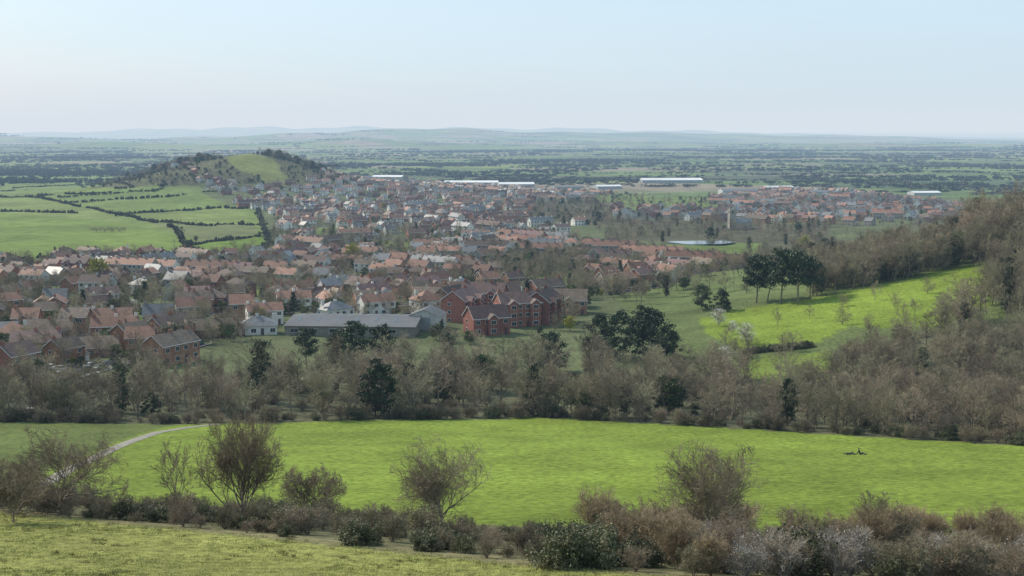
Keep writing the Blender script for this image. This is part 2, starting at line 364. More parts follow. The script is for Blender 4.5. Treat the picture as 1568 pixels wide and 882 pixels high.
_cnt = [0]
def empty(name, x=0, y=0, z=0):
    e = bpy.data.objects.new(name, None); COL.objects.link(e); e.location = (x,y,z); e.empty_display_size = 1; return e
def inst(mesh, x, y, s=1., rz=None, parent=None, name=None, sz=None, dz=0., rr=R0):
    _cnt[0] += 1
    o = bpy.data.objects.new(name if name else 'part_%d' % _cnt[0], mesh); COL.objects.link(o)
    o.location = (x, y, hz(x, y)+dz); o.rotation_euler = (0, 0, rr.uniform(0, 6.28) if rz is None else rz)
    o.scale = (s, s, sz if sz else s)
    if parent: o.parent = parent
    return o
occ = set()
def free(x, y, c=6.): return (int(x//c), int(y//c)) not in occ

FG = []
def fg(u, v, H, W, c, seed, name='bare_tree'):
    x, yy = G(u, v); FG.append((x, yy))
    S = tree_segs(seed, c, H, W)
    m = tree_mesh(name+'_mesh', S, [M['bark'], M['twig']], None)
    return inst(m, x, yy, 1., rz=seed*1.3, name=name)
fg(372, 803, 8.4, 7.0, cfg(OPEN, up=[0,.09,.07,.05,.04], kids=[8,2,2,2]), 1, name='ash_tree')
fg(675, 808, 7.5, 8.4, cfg(OPEN, ang=[(25,72),(28,60),(28,60),(25,60)], kids=[8,2,2,2]), 2, name='oak_tree')
fg(92, 788, 6.3, 9.6, cfg(OPEN, kids=[6,2,2,2], ang=[(35,75),(25,55),(25,55),(25,60)], up=[0,.03,.04,.04,.02]), 3, name='hawthorn_tree')
fg(268, 782, 6.6, 4.2, cfg(OPEN, kids=[4,1,2,2], ang=[(15,45)]*4, r0=.09, ratio=[1.1,.5,.5,.5], L0=4), 4, name='sapling_tree')
fg(478, 797, 4.8, 5.8, cfg(OPEN, L0=1.5, r0=.1), 5, name='field_maple_tree')
fg(1090, 852, 7.6, 9.4, cfg(OPEN, kids=[9,2,2,2], ang=[(25,74),(28,60),(28,60),(25,60)], r0=.13), 16, name='crab_apple_tree')
fg(1345, 850, 4.4, 5.4, cfg(OPEN, kids=[5,2,2,2], ang=[(20,60)]*4, r0=.08), 8, name='hazel_tree')
fg(20, 800, 4.2, 4.6, cfg(OPEN, kids=[5,2,2,2], ang=[(20,60)]*4, r0=.08, L0=1.5), 9, name='hazel_tree')

hedge = empty('hedgerow_shrubs')
n = 0
while n < 450:
    x = R0.uniform(-52, 48); y = R0.uniform(52, 116)
    e = edge_e(x, y)
    if e < 4 or y > np.interp(x, NEX, NEY)-1: continue
    if abs(x) > .46*y: continue
    right = x > 6
    if not right and R0.random() < .4 and e > 12: continue
    if any(abs(x-a) < 1.8 and -10 < y-b_ < 1 for a, b_ in FG[:2]+[FG[5]]) and R0.random() < .9: continue
    n += 1
    if right:
        k = R0.random()
        if x > 9 and y < 82: m = R0.choice(SHPALE) if k < .4 else (R0.choice(SHB) if k < .78 else R0.choice(SHRED) if k < .88 else R0.choice(SHBRAM))
        else: m = R0.choice(SHRED) if k < .4 else R0.choice(SHB)
        s = R0.uniform(.45, 1.05)
    else:
        k = R0.random(); m = R0.choice(SHB) if k < .72 else R0.choice(SHBRAM)
        s = R0.uniform(.3, .82)*(1.0 if x < -4 else .75)
    inst(m, x, y, s, parent=hedge, sz=s*R0.uniform(.8,1.15))
br = empty('bramble_thicket')
for k in range(16):
    x, y = G(R0.uniform(840, 1000), R0.uniform(835, 872)); inst(R0.choice(SHBRAM), x, y, R0.uniform(.6,1.0), parent=br)

def vnoise(x, y, seed):
    r = np.random.RandomState(seed); g = r.rand(256, 256)
    xi = np.floor(x).astype(int); yi = np.floor(y).astype(int); fx = x-xi; fy = y-yi
    fx = fx*fx*(3-2*fx); fy = fy*fy*(3-2*fy)
    a = g[xi%256, yi%256]; b = g[(xi+1)%256, yi%256]; c = g[xi%256, (yi+1)%256]; d = g[(xi+1)%256, (yi+1)%256]
    return (a*(1-fx)+b*fx)*(1-fy)+(c*(1-fx)+d*fx)*fy
def blades(name, N, per, spread, h0, h1, w, mat, thr, seed):
    tx = NR.uniform(-45, 16, N*6); ty = NR.uniform(44, 92, N*6)
    clump = .55*vnoise(tx/2.6, ty/2.6, seed)+.45*vnoise(tx/.8, ty/.8, seed+1)
    k = (edge_e(tx, ty) < 3.5) & (np.abs(tx) < .47*ty) & (clump > thr)
    tx = tx[k][:N]; ty = ty[k][:N]; clump = clump[k][:N]
    bx = np.repeat(tx, per)+NR.normal(0,spread,len(tx)*per); by = np.repeat(ty, per)+NR.normal(0,spread,len(tx)*per)
    bz = height(bx, by)-.02
    hh = (h0+(h1-h0)*np.repeat(clump, per))*NR.uniform(.5,1.3,len(bx))
    an = NR.uniform(0, 6.28, len(bx))
    b0 = np.stack([bx-w*np.cos(an), by-w*np.sin(an), bz],1); b1 = np.stack([bx+w*np.cos(an), by+w*np.sin(an), bz],1)
    ln = NR.normal(0,.07,(len(bx),2)); tp = np.stack([bx+ln[:,0], by+ln[:,1], bz+hh],1)
    Vg = np.stack([b0,b1,tp],1).reshape(-1,3)
    gme = np_mesh(name, Vg, [(np.arange(len(Vg)).reshape(-1,3),0)], [mat])
    COL.objects.link(bpy.data.objects.new(name, gme))
blades('meadow_grass', 12000, 9, .1, .03, .12, .018, M['grass_blade'], 0, 3)
blades('rush_tufts', 1100, 20, .10, .04, .20, .016, M['rush'], .62, 9)

# ------------------------------------------------------------------ buildings
class B:
    def __init__(s): s.v=[]; s.f={3:[],4:[]}; s.m={3:[],4:[]}
    def face(s, pts, mi):
        o=len(s.v); s.v += [tuple(p) for p in pts]; k=len(pts); s.f[k].append(list(range(o,o+k))); s.m[k].append(mi)
    def box(s,x0,x1,y0,y1,z0,z1,mi,top=True):
        a=[(x0,y0,z0),(x1,y0,z0),(x1,y1,z0),(x0,y1,z0)]; b=[(p[0],p[1],z1) for p in a]
        for i in range(4): j=(i+1)%4; s.face([a[i],a[j],b[j],b[i]],mi)
        if top: s.face(b,mi)
        s.face(a[::-1],mi)
    def mesh(s,name,mats):
        parts=[]
        for k in (3,4):
            if s.f[k]:
                F_=np.array(s.f[k]); m_=np.array(s.m[k])
                for mi in set(m_.tolist()): parts.append((F_[m_==mi],mi))
        return np_mesh(name,np.array(s.v),parts,mats)
def gable(b,x0,x1,y0,y1,z,pitch,ov=.35,th=.18,wall=0,roof=1,hip=0.,fascia=3):
    ym=(y0+y1)/2; hr=(y1-y0)/2*math.tan(pitch); sl=math.tan(pitch)
    if hip<=0:
        b.face([(x0,y0,z),(x0,ym,z+hr),(x0,y1,z)],wall); b.face([(x1,y0,z),(x1,y1,z),(x1,ym,z+hr)],wall)
        X0,X1=x0-ov,x1+ov
        for s_ in (-1,1):
            ye=(y0-ov) if s_<0 else (y1+ov); ze=z-ov*sl
            p=[(X0,ye,ze),(X1,ye,ze),(X1,ym,z+hr),(X0,ym,z+hr)]; q=[(a,c,d+th) for a,c,d in p]
            b.face(p if s_>0 else p[::-1],roof); b.face(q[::-1] if s_>0 else q,roof)
            b.face([p[0],p[1],q[1],q[0]],fascia); b.face([p[0],q[0],q[3],p[3]],fascia); b.face([p[1],p[2],q[2],q[1]],fascia)
    else:
        X0,X1,Y0,Y1=x0-ov,x1+ov,y0-ov,y1+ov; h=(Y1-Y0)/2*sl; r=(Y1-Y0)/2
        z0=z+.05
        b.face([(X0,Y0,z0),(X1,Y0,z0),(X1-r,ym,z0+h),(X0+r,ym,z0+h)],roof); b.face([(X1,Y1,z0),(X0,Y1,z0),(X0+r,ym,z0+h),(X1-r,ym,z0+h)],roof)
        b.face([(X1,Y0,z0),(X1,Y1,z0),(X1-r,ym,z0+h)],roof); b.face([(X0,Y1,z0),(X0,Y0,z0),(X0+r,ym,z0+h)],roof)
        b.face([(X0,Y0,z0),(X0,Y1,z0),(X1,Y1,z0),(X1,Y0,z0)],3)
    return hr
def window(b,xc,y,zc,w,h,side):
    s_=-1 if side<0 else 1
    a,c=(y,y+.03*s_); b.box(xc-w/2-.08,xc+w/2+.08,min(a,c),max(a,c),zc-h/2-.08,zc+h/2+.08,3)
    a,c=(y+.03*s_,y+.05*s_); b.box(xc-w/2,xc-.03,min(a,c),max(a,c),zc-h/2,zc+h/2,2); b.box(xc+.03,xc+w/2,min(a,c),max(a,c),zc-h/2,zc+h/2,2)
def windowx(b,x,yc,zc,w,h,side):
    s_=-1 if side<0 else 1
    a,c=(x,x+.03*s_); b.box(min(a,c),max(a,c),yc-w/2-.08,yc+w/2+.08,zc-h/2-.08,zc+h/2+.08,3)
    a,c=(x+.03*s_,x+.05*s_); b.box(min(a,c),max(a,c),yc-w/2,yc+w/2,zc-h/2,zc+h/2,2)
def house(name,w,d,storeys,pitch,units,wall,roof,hip=0,chim=1,front=0,ext=False):
    b=B(); H=2.6*storeys+.1; x0,x1,y0,y1=-w/2,w/2,-d/2,d/2
    b.box(x0,x1,y0,y1,-2.2,H,0)
    hr=gable(b,x0,x1,y0,y1,H,math.radians(pitch),hip=hip)
    uw=w/units
    for i in range(units):
        xc=x0+uw*(i+.5)
        for s_ in (-1,1):
            yy=y0 if s_<0 else y1
            for st in range(storeys):
                zc=1.45+2.6*st
                if uw>4.5:
                    for dx in (-.27,.27):
                        if st==0 and dx>0:
                            a,c=yy,yy+.05*s_; b.box(xc+dx*uw-.45,xc+dx*uw+.45,min(a,c),max(a,c),0,2.05,4)
                        else: window(b,xc+dx*uw,yy,zc,1.4,1.15,s_)
                else: window(b,xc,yy,zc,1.3,1.15,s_)
        if chim and (i%chim==0):
            cx=x0+uw*i+ (.5 if i==0 else 0); b.box(cx-.35,cx+.55,-.4,.4,H+hr*.6,H+hr+.9,0)
            for px in (-.1,.25): b.box(cx+px-.1,cx+px+.1,-.1,.1,H+hr+.9,H+hr+1.25,1)
    for s_ in (-1,1):
        for st in range(storeys): windowx(b, x0 if s_<0 else x1, d*.15, 1.45+2.6*st, .9, 1., s_)
    for k in range(front):
        xc=x0+w*(k+.5)/front; gw=3.2; g0=y0-1.2; hp=math.radians(pitch); h2=gw/2*math.tan(hp)
        b.box(xc-gw/2,xc+gw/2,g0,y0+.3,-2.2,H-.02,0)
        b.face([(xc-gw/2,g0,H-.02),(xc+gw/2,g0,H-.02),(xc,g0,H+h2)],0)
        yr=y0+gw/2+.3
        for s_ in (-1,1):
            p=[(xc+s_*(gw/2+.3),g0-.3,H-.2),(xc,g0-.3,H+h2+.1),(xc,yr,H+h2+.1),(xc+s_*(gw/2+.3),y0-.1,H-.2)]
            b.face(p,1); b.face([p[0],p[1],(p[1][0],p[1][1],p[1][2]-.2),(p[0][0],p[0][1],p[0][2]-.2)],3)
        for st in range(storeys): window(b,xc,g0,1.45+2.6*st,1.6,1.2,-1)
    if ext:
        b.box(x1,x1+3,y0+1.2,y1-1.2,-2.2,2.4,0); gable(b,x1+.02,x1+2.7,y0+1.2,y1-1.2,2.4,math.radians(pitch*.7),ov=.25)
        b.box(x1+.3,x1+2.7,y0+1.15,y0+1.2,0,2.1,3)
    return b.mesh(name,[M[wall],M[roof],M['glass'],M['white'],M['door']])
HM={
 'brick_house':[house('brick_house',8.5,7.6,2,33,1,'brick','tile_brown',ext=True),house('brick_house',8,7.5,2,36,1,'brick','tile_red',front=1),house('brick_house',9,7,2,32,1,'brick','tile_brown'),house('brick_house',9,7,2,32,1,'brick','tile_red')],
 'semi_detached_house':[house('semi',13.5,7.8,2,34,2,'brick','tile_brown',front=2),house('semi',13,7.5,2,34,2,'brick','tile_brown',hip=1,chim=1),house('semi',13,7.5,2,34,2,'render','tile_red',chim=1)],
 'bungalow':[house('bungalow',11.5,8.2,1,31,2,'brick','tile_brown',ext=True),house('bungalow',11,8,1,30,2,'render','slate',hip=1)],
 'rendered_house':[house('rendered',8.5,7.5,2,34,1,'render','slate'),house('rendered',13,7.5,2,34,2,'render','tile_brown',front=2),house('rendered',9,8,2,34,1,'render','tile_red',hip=1)],
 'stone_house':[house('stone',9,7.5,2,38,1,'stone','slate'),house('stone',12,7.5,2,38,2,'stone','tile_red')],
 'terraced_houses':[house('terrace',27,7.8,2,36,5,'brick','tile_brown'),house('terrace',22,7.5,2,36,4,'render','slate'),house('terrace',27,7.8,2,36,5,'stone','tile_red')],
 'apartment_block':[house('flats',15,8.5,3,36,3,'brick','tile_brown',chim=2,front=2),house('flats',12,8.5,2,38,2,'brick','tile_brown',chim=0,front=1)],
}
def wedge_shed(name, w, d, h, pitch, wall, roof, bays=1, rl=0):
    b=B(); b.box(-w/2,w/2,-d/2,d/2,-3,h,0)
    for k in range(bays):
        y0=-d/2+d*k/bays; y1=-d/2+d*(k+1)/bays
        gable(b,-w/2,w/2,y0+.01,y1-.01,h,math.radians(pitch),ov=.3 if bays==1 else .0,fascia=0)
    for k in range(int(w//6)):
        xc=-w/2+3+6*k; window(b,xc,-d/2,h*.6,2.4,1.2,-1); window(b,xc,d/2,h*.6,2.4,1.2,1)
        if rl:
            sl=math.tan(math.radians(pitch)); 
            for s_ in (-1,1):
                ya,yb=s_*d*.12,s_*d*.3; za=h+(d/2-abs(ya))*sl+.22; zb=h+(d/2-abs(yb))*sl+.22
                b.face([(xc-.4,ya,za),(xc+.4,ya,za),(xc+.4,yb,zb),(xc-.4,yb,zb)],2)
    b.box(-w/2-.04,-w/2,-2,2,0,min(4,h-.3),4); b.box(w/2,w/2+.04,-2,2,0,min(4,h-.3),4)
    return b.mesh(name,[M[wall],M[roof],M['glass'],M['white'],M['cladding']])
def mark(x,y,r=9):
    for a in np.arange(-r,r+.1,3.):
        for c in np.arange(-r,r+.1,3.): occ.add((int((x+a)//6),int((y+c)//6)))
def place(mesh,u,v,rz,name,r=9,s=1.):
    x,y=G(u,v); mark(x,y,r); return inst(mesh,x,y,s,rz=math.radians(rz),name=name)
place(wedge_shed('hall',40,26,3.2,7,'stone','metal_roof',1,1),548,506,-4,'sports_hall',24)
place(wedge_shed('hall2',9,10,4.4,22,'render','metal_roof'),655,502,80,'school_hall',9)
for u,v,rz,k in [(708,492,68,0),(742,480,-14,0),(795,498,20,0),(832,494,72,0),(745,510,25,1),(872,480,-5,1),(660,476,-12,1),(690,474,60,1),(770,468,10,1)]:
    place(HM['apartment_block'][k],u,v,rz,'apartment_block',10,1.)
place(HM['rendered_house'][1],745,385,60,'rendered_house',10,1.35)
place(HM['rendered_house'][0],733,378,20,'rendered_house',10,1.25)
place(HM['terraced_houses'][1],835,384,-20,'terraced_houses',12)
for u,v,rz in [(1010,398,-14),(1060,408,-16),(1100,414,-14),(940,388,-10),(830,392,-14)]: place(HM['terraced_houses'][2],u,v,rz,'terraced_houses',13)
wh=wedge_shed('warehouse',125,45,6.5,9,'cladding','pale_roof',1); wh2=wedge_shed('warehouse',60,30,6,11,'cladding','pale_roof',1); wh3=wedge_shed('warehouse',60,30,6,10,'cladding','metal_roof',1)
WH=[]
for u,v,rz,m,s in [(1027,280,3,wh,1.),(722,283,-2,wh,.85),(790,287,6,wh2,1.1),(595,275,-8,wh2,1.1),(870,291,12,wh3,.9),(560,274,33,wh3,.8),(1190,291,12,wh2,.9),(1265,298,-34,wh3,.8),(930,289,20,wh2,.8),(655,287,55,wh3,.8),(1415,299,10,wh2,.8),(838,297,-30,wh2,.6),(1130,297,6,wh3,1.)]:
    o=place(m,u,v,rz,'warehouse',34,s)
    if m is not wh3: WH.append((o.location.x,o.location.y))
b=B(); b.box(-3.5,3.5,-3.5,3.5,-3,24,0)
for sx_ in (-1,1):
    for sy_ in (-1,1): b.box(sx_*3.5-.5,sx_*3.5+.5,sy_*3.5-.5,sy_*3.5+.5,-3,26.5,0); b.face([(sx_*3.5-.5,sy_*3.5-.5,26.5),(sx_*3.5+.5,sy_*3.5-.5,26.5),(sx_*3.5,sy_*3.5,28.5)],0); b.face([(sx_*3.5+.5,sy_*3.5+.5,26.5),(sx_*3.5-.5,sy_*3.5+.5,26.5),(sx_*3.5,sy_*3.5,28.5)],0)
for k in range(5): b.box(-2.9+k*1.3,-2.3+k*1.3,-3.6,-3.2,24,25,0); b.box(-2.9+k*1.3,-2.3+k*1.3,3.2,3.6,24,25,0)
for s_ in (-1,1): window(b,0,3.5*s_,20,2,3,s_); windowx(b,3.5*s_,0,20,2,3,s_); window(b,0,3.5*s_,11,1,2,s_)
b.box(3.6,24,-5,5,-3,8,0); gable(b,3.6,24,-5,5,8,math.radians(42))
ch=b.mesh('church',[M['stone'],M['slate'],M['glass'],M['stone'],M['door']])
place(ch,1120,350,10,'stone_church',14,.7)
place(ch,622,285,-30,'stone_church',14,.8)

def in_town(x,y):
    return inp(x,y,TOWN) and not any(inp(x,y,p) for p in PARK+WOODS) and not inp(x,y,LEFT)
seeds=[]; tries=0
tymax=TOWN[:,1].max()
while tries<4000:
    tries+=1
    y=R0.uniform(300,min(tymax,2400)); x=R0.uniform(-.46,.42)*y
    if all(math.hypot(x-a,y-b_)>70+.14*y for a,b_,_ in seeds):
        th=R0.choice([66,74,58,-20,12]) if (x<0 and y<900) else R0.choice([10,-25,60,95,-50,30])
        seeds.append((x,y,math.radians(th)))
SD=np.array([(a,b_) for a,b_,_ in seeds])
road_pts=[]; nh=0
for si,(sx_,sy_,th) in enumerate(seeds):
    d=np.array([math.cos(th),math.sin(th)]); nn=np.array([-d[1],d[0]])
    far=sy_>1000
    pitchs=39 if not far else 47
    R_=110+.16*sy_
    for k in range(-int(R_/pitchs),int(R_/pitchs)+1):
        line=[]; s_=-R_
        ph=R0.uniform(0,6); wl=R0.uniform(40,90); am=R0.uniform(2,11)
        while s_<R_:
            c=np.array([sx_,sy_])+d*s_+nn*(k*pitchs+am*math.sin(s_/wl+ph))
            own=np.argmin(((SD-c)**2).sum(1))==si
            ok=own and in_town(c[0],c[1])
            if ok: line.append(c)
            else:
                if len(line)>2: road_pts.append(line)
                line=[]
            if ok:
                for side in (-1,1):
                    if R0.random()<(.2 if not far else .33): continue
                    q=c+nn*side*R0.uniform(10.5,15)+d*R0.uniform(-2.5,2.5)
                    if q[1]<(300 if q[0]<-50 else 318) or not free(q[0],q[1]) or not in_town(q[0],q[1]) or hill_grass(q[0],q[1]): continue
                    r=R0.random(); hillz=(q[1]>1050 and q[0]<-.05*q[1])
                    if q[1]<620: t='brick_house' if r<.38 else 'semi_detached_house' if r<.64 else 'bungalow' if r<.82 else 'rendered_house' if r<.91 else 'stone_house'
                    elif hillz: t='rendered_house' if r<.42 else 'semi_detached_house' if r<.66 else 'terraced_houses' if r<.72 else 'bungalow' if r<.84 else 'brick_house'
                    else: t='brick_house' if r<.26 else 'semi_detached_house' if r<.46 else 'rendered_house' if r<.66 else 'stone_house' if r<.8 else 'terraced_houses' if r<.91 else 'bungalow'
                    m=R0.choice(HM[t]); rz=th+(math.pi if side<0 else 0)+R0.gauss(0,.12)
                    if R0.random()<.16: rz+=math.pi/2
                    inst(m,q[0],q[1],R0.uniform(.84,1.04),rz=rz,name=t); nh+=1
                    for a in (-4,0,4): occ.add((int((q[0]+a*d[0])//6),int((q[1]+a*d[1])//6)))
            s_+= (15 if not far else 19)*R0.uniform(.88,1.25)
        if len(line)>2: road_pts.append(line)
print('houses',nh,'roads',len(road_pts))

def ribbon(name,lines,offs,hts,mis,mats):
    Vv=[];parts={};o=0
    for ln_ in lines:
        P=np.array(ln_,float)
        seg=np.hypot(*(P[1:]-P[:-1]).T); t=np.concatenate([[0],np.cumsum(seg)]); ts=np.arange(0,t[-1],4.)
        if len(ts)<3: continue
        P=np.stack([np.interp(ts,t,P[:,0]),np.interp(ts,t,P[:,1])],1)
        T=np.gradient(P,axis=0); T/=np.linalg.norm(T,axis=1,keepdims=True); N_=np.stack([-T[:,1],T[:,0]],1)
        k=len(offs); n_=len(P)
        for off,h in zip(offs,hts):
            Q=P+N_*off; zz=height(Q[:,0],Q[:,1])
            Vv.append(np.stack([Q[:,0],Q[:,1],zz+h],1))
        for j in range(k-1):
            a=o+j*n_+np.arange(n_-1); f=np.stack([a+n_,a+n_+1,a+1,a],1)
            parts.setdefault(mis[j],[]).append(f)
        o+=k*n_
    me_=np_mesh(name,np.concatenate(Vv),[(np.concatenate(f),mi) for mi,f in parts.items()],mats)
    ob=bpy.data.objects.new(name,me_); COL.objects.link(ob); return ob
ribbon('street',[l for l in road_pts],[-4.6,-2.95,-2.9,2.9,2.95,4.6],[.26,.26,.14,.14,.26,.26],[1,1,0,1,1],[M['asphalt'],M['pave']])
ribbon('gravel_path',[[(-46,112),(-52,130),(-56,152),(-59,183),(-60.5,208),(-58,220),(-54,226)]],[-1.0,-.5,.5,1.0],[.04,.08,.08,.04],[0,0,0],[M['gravel']])

def car_mesh(paint):
    b=B(); prof=[(-2.1,.35),(-2.15,.75),(-1.9,.95),(-1.55,1.0),(-.95,1.42),(.55,1.45),(1.15,1.0),(1.95,.85),(2.15,.6),(2.12,.35)]
    def wv(x,z): return .84 if z<1.01 else .66
    n_=len(prof)
    for i in range(n_):
        a=prof[i]; c=prof[(i+1)%n_]; wa,wc=wv(*a),wv(*c)
        gl = (min(a[1],c[1])>=.99 and max(a[1],c[1])>1.2 and abs(a[1]-c[1])>.2)
        b.face([(a[0],-wa,a[1]),(c[0],-wc,c[1]),(c[0],wc,c[1]),(a[0],wa,a[1])],1 if gl else 0)
    for s_ in (-1,1):
        low=[(-2.1,.35),(-2.15,.75),(-1.9,.95),(-1.55,1.0),(1.15,1.0),(1.95,.85),(2.15,.6),(2.12,.35)]
        for i in range(1,len(low)-1): b.face([(low[0][0],s_*.84,low[0][1]),(low[i][0],s_*.84,low[i][1]),(low[i+1][0],s_*.84,low[i+1][1])],0)
        b.face([(-1.55,s_*.84,1.0),(1.15,s_*.84,1.0),(.55,s_*.66,1.45),(-.95,s_*.66,1.42)],1)
        for wx in (-1.35,1.35):
            pts=[(wx+.33*math.cos(t),.33+.33*math.sin(t)) for t in np.linspace(0,2*math.pi,13)[:-1]]
            for i in range(12):
                p,q=pts[i],pts[(i+1)%12]
                b.face([(wx,s_*.88,.33),(p[0],s_*.88,p[1]),(q[0],s_*.88,q[1])],2)
                b.face([(p[0],s_*.88,p[1]),(q[0],s_*.88,q[1]),(q[0],s_*.66,q[1]),(p[0],s_*.66,p[1])],2)
    return b.mesh('car',[M[paint],M['glass'],M['tyre']])
CARS=[car_mesh('car_white'),car_mesh('car_dark'),car_mesh('car_dark')]
near=[l for l in road_pts if l[0][1]<800]
for k in range(140):
    l=R0.choice(near); i=R0.randrange(len(l)-1); p,q=l[i],l[i+1]; t=R0.random(); d=(q-p)/np.linalg.norm(q-p); nn=np.array([-d[1],d[0]])
    c=p+(q-p)*t+nn*R0.choice([-1.9,1.9]); inst(R0.choice(CARS),c[0],c[1],1.,rz=math.atan2(d[1],d[0]),name='parked_car',dz=.15)
for u,v in [(75,566),(92,568),(110,566),(45,636)]:
    x,y=G(u,v); inst(CARS[0],x,y,1.0,rz=R0.uniform(0,3),name='parked_car',dz=.02)

# ------------------------------------------------------------------ woods & town trees
wood=empty('bare_woodland')
def bare(y): return R0.choice(WOODV) if y<850 else R0.choice(FARV)
def wtree(x,y,s,ev=.06,parent=wood):
    r=R0.random()
    if r<ev: m=R0.choice(OAKV+IVYV+[ROUNDV[1]])
    elif r<ev+.04: m=R0.choice([ROUNDV[0],IVYV[0]])
    else: m=bare(y)
    inst(m,x,y,s,parent=parent,sz=s*R0.uniform(.85,1.12))
for k in range(540):
    y0=R0.uniform(0,1)
    x=R0.uniform(-150,150); ye=float(np.interp(x,EDGX,EDGY))
    y=ye+3+y0**1.35*(60 if x<-50 else 76 if x<50 else 125)
    if abs(x)>.5*y or inp(x,y,SLOPE) or inp(x,y,SLOPE2) or (inp(x,y,TOWN) and y>300): continue
    if math.sin(x/7.3+1.2)*math.sin(y/11.)+.3*math.sin(x/3.1)<-.75: continue
    s=R0.uniform(.48,1.12)*(.85 if x<-50 else .97 if x<45 else .78)
    if -50<x<45 and R0.random()<.12: s*=1.15
    wtree(x,y,s,.035)
for k in range(240):
    x=R0.uniform(48,125); ye=float(np.interp(x,EDGX,EDGY)); y=ye+R0.uniform(3,100)
    if x>.47*y or inp(x,y,SLOPE) or inp(x,y,SLOPE2): continue
    inst(R0.choice(WOODV[2::3]+WOODV[::3]),x,y,R0.uniform(.4,.8),parent=wood)
und=empty('woodland_undergrowth')
for k in range(560):
    x=R0.uniform(-130,130); ye=float(np.interp(x,EDGX,EDGY)); y=ye+(R0.uniform(0,5) if k<230 else R0.uniform(3,90))
    if abs(x)>.5*y or inp(x,y,SLOPE) or inp(x,y,SLOPE2): continue
    inst(R0.choice(SHB+SHB+SHBRAM),x,y,R0.uniform(.4,1.25),parent=und)
for k in range(560):
    u=R0.uniform(1235,1660); yb=float(np.interp(u,[1235,1350,1500,1660],[G(1235,457)[1],G(1350,437)[1],G(1500,404)[1],G(1500,404)[1]]))+R0.uniform(2,70)
    x=(u-784)/1880*yb
    if inp(x,yb,SLOPE): continue
    wtree(x,yb,R0.uniform(.7,1.1)*(1+.5*(u>1480)),.015)
for k in range(640):
    x=R0.uniform(75,190); y=R0.uniform(178,410)
    if inp(x,y,SLOPE) or inp(x,y,SLOPE2) or x<(.36 if y>300 else .29)*y or x>.5*y or y<np.interp(x,EDGX,EDGY)+3: continue
    wtree(x,y,R0.uniform(.6,1.05)*(1.2 if y>300 else .85),.01)
for u,v in [(1340,460),(1290,470),(1190,500),(1420,450),(1290,498),(1330,500),(1240,488),(1370,470),(1400,485)]:
    x,y=G(u,v); inst(R0.choice(WOODV),x,y,R0.uniform(.35,.6),parent=wood)
def tr(m,u,v,s,name,sz=None): x,y=G(u,v); mark(x,y,2); inst(m,x,y,s,name=name,sz=sz)
for u,v,s in [(1158,464,1.15),(1195,466,1.3),(1222,464,1.2),(1240,458,1.),(1175,462,1.)]: tr(PINEV[int(u)%3],u,v,s,'pine_tree')
for u,v,s in [(920,545,1.05),(952,550,1.2),(1000,552,1.2),(1022,556,.85),(1075,475,.8),(1105,478,.7)]: tr(OAKV[int(u)%2],u,v,s*.95,'holm_oak_tree',s*1.05)
for u,v,s in [(400,615,1.25),(188,632,.95),(575,636,1.05),(1205,652,.8),(690,560,.8)]: tr(IVYV[int(u)%2],u,v,s,'ivy_clad_tree')
for u,v,s in [(545,575,1.),(585,572,.9),(520,570,.8),(470,565,.8),(985,545,1.)]: tr((PINEV+OAKV)[int(u)%5],u,v,s,'pine_tree')
for u,v,s in [(152,440,1.7),(540,400,1.3),(1232,388,1.4)]: tr(ROUNDV[2],u,v,s,'willow_tree')
for u,v,s in [(1100,500,1.1),(1142,528,1.2),(1122,512,.8),(1110,560,1),(480,600,1.)]: tr(BLOSV,u,v,s,'blackthorn_tree')
for k in range(12):
    x,y=G(1150+k*8,541-k*.8); inst(SHBRAM[k%3],x,y,.9,name=None,parent=und)
tt=empty('town_trees'); nt_=0
while nt_<5600:
    y=math.sqrt(R0.uniform(305**2,2300**2)) if R0.random()<.5 else R0.uniform(305,1000); x=R0.uniform(-.46,.44)*y
    if not inp(x,y,TOWN) or not free(x,y): continue
    nt_+=1; r=R0.random()
    s=R0.uniform(.32,.85)
    if r<.66: m=bare(y)
    elif r<.77: m=ROUNDV[0]; s*=.8
    elif r<.87: m=ROUNDV[3]; s*=.9
    elif r<.925: m=ROUNDV[1]
    elif r<.945: m=OAKV[nt_%2]; s*=.8
    elif r<.96: m=CONEV[0]; s*=.9
    elif r<.975: m=ROUNDV[2]
    else: m=BLOSV; s*=1.1
    inst(m,x,y,s,parent=tt)
for P,nn_ in zip(WOODS,[260,400,130]):
    lo=P.min(0); hi=P.max(0)
    for k in range(nn_):
        x=R0.uniform(lo[0],hi[0]); y=R0.uniform(lo[1],hi[1])
        if inp(x,y,P): wtree(x,y,R0.uniform(.5,.95),.15,tt)
for k in range(700):
    u=R0.uniform(880,1560); y=R0.uniform(430,1500); x=(u-784)/1885*y
    if inp(x,y,TOWN) or inp(x,y,SLOPE) or any(inp(x,y,p) for p in PARK): continue
    wtree(x,y,R0.uniform(.55,.95),.06,tt)
ht=empty('hill_trees')
for k in range(1500):
    x=R0.uniform(-610,-215); y=R0.uniform(1600,1970)
    if not hill_scrub(x,y) or hill_grass(x,y) or not free(x,y): continue
    k_=R0.random()
    inst(R0.choice(FARV) if k_<.6 else ROUNDV[0] if k_<.75 else ROUNDV[1] if k_<.9 else OAKV[k%2],x,y,R0.uniform(.3,.72),parent=ht)
for cx,cy,rx,ry,nn_ in [(-500,1850,40,40,90),(-560,1840,30,35,30),(-462,1875,14,20,22),(-345,1885,36,26,100),(-300,1860,24,26,36)]:
    for k in range(nn_):
        x=cx+R0.gauss(0,rx*.6); y=cy+R0.gauss(0,ry*.6)
        if hill_grass(x,y): continue
        inst(R0.choice(OAKV+[ROUNDV[1],ROUNDV[0]]+FARV),x,y,R0.uniform(.6,1.3),parent=ht)

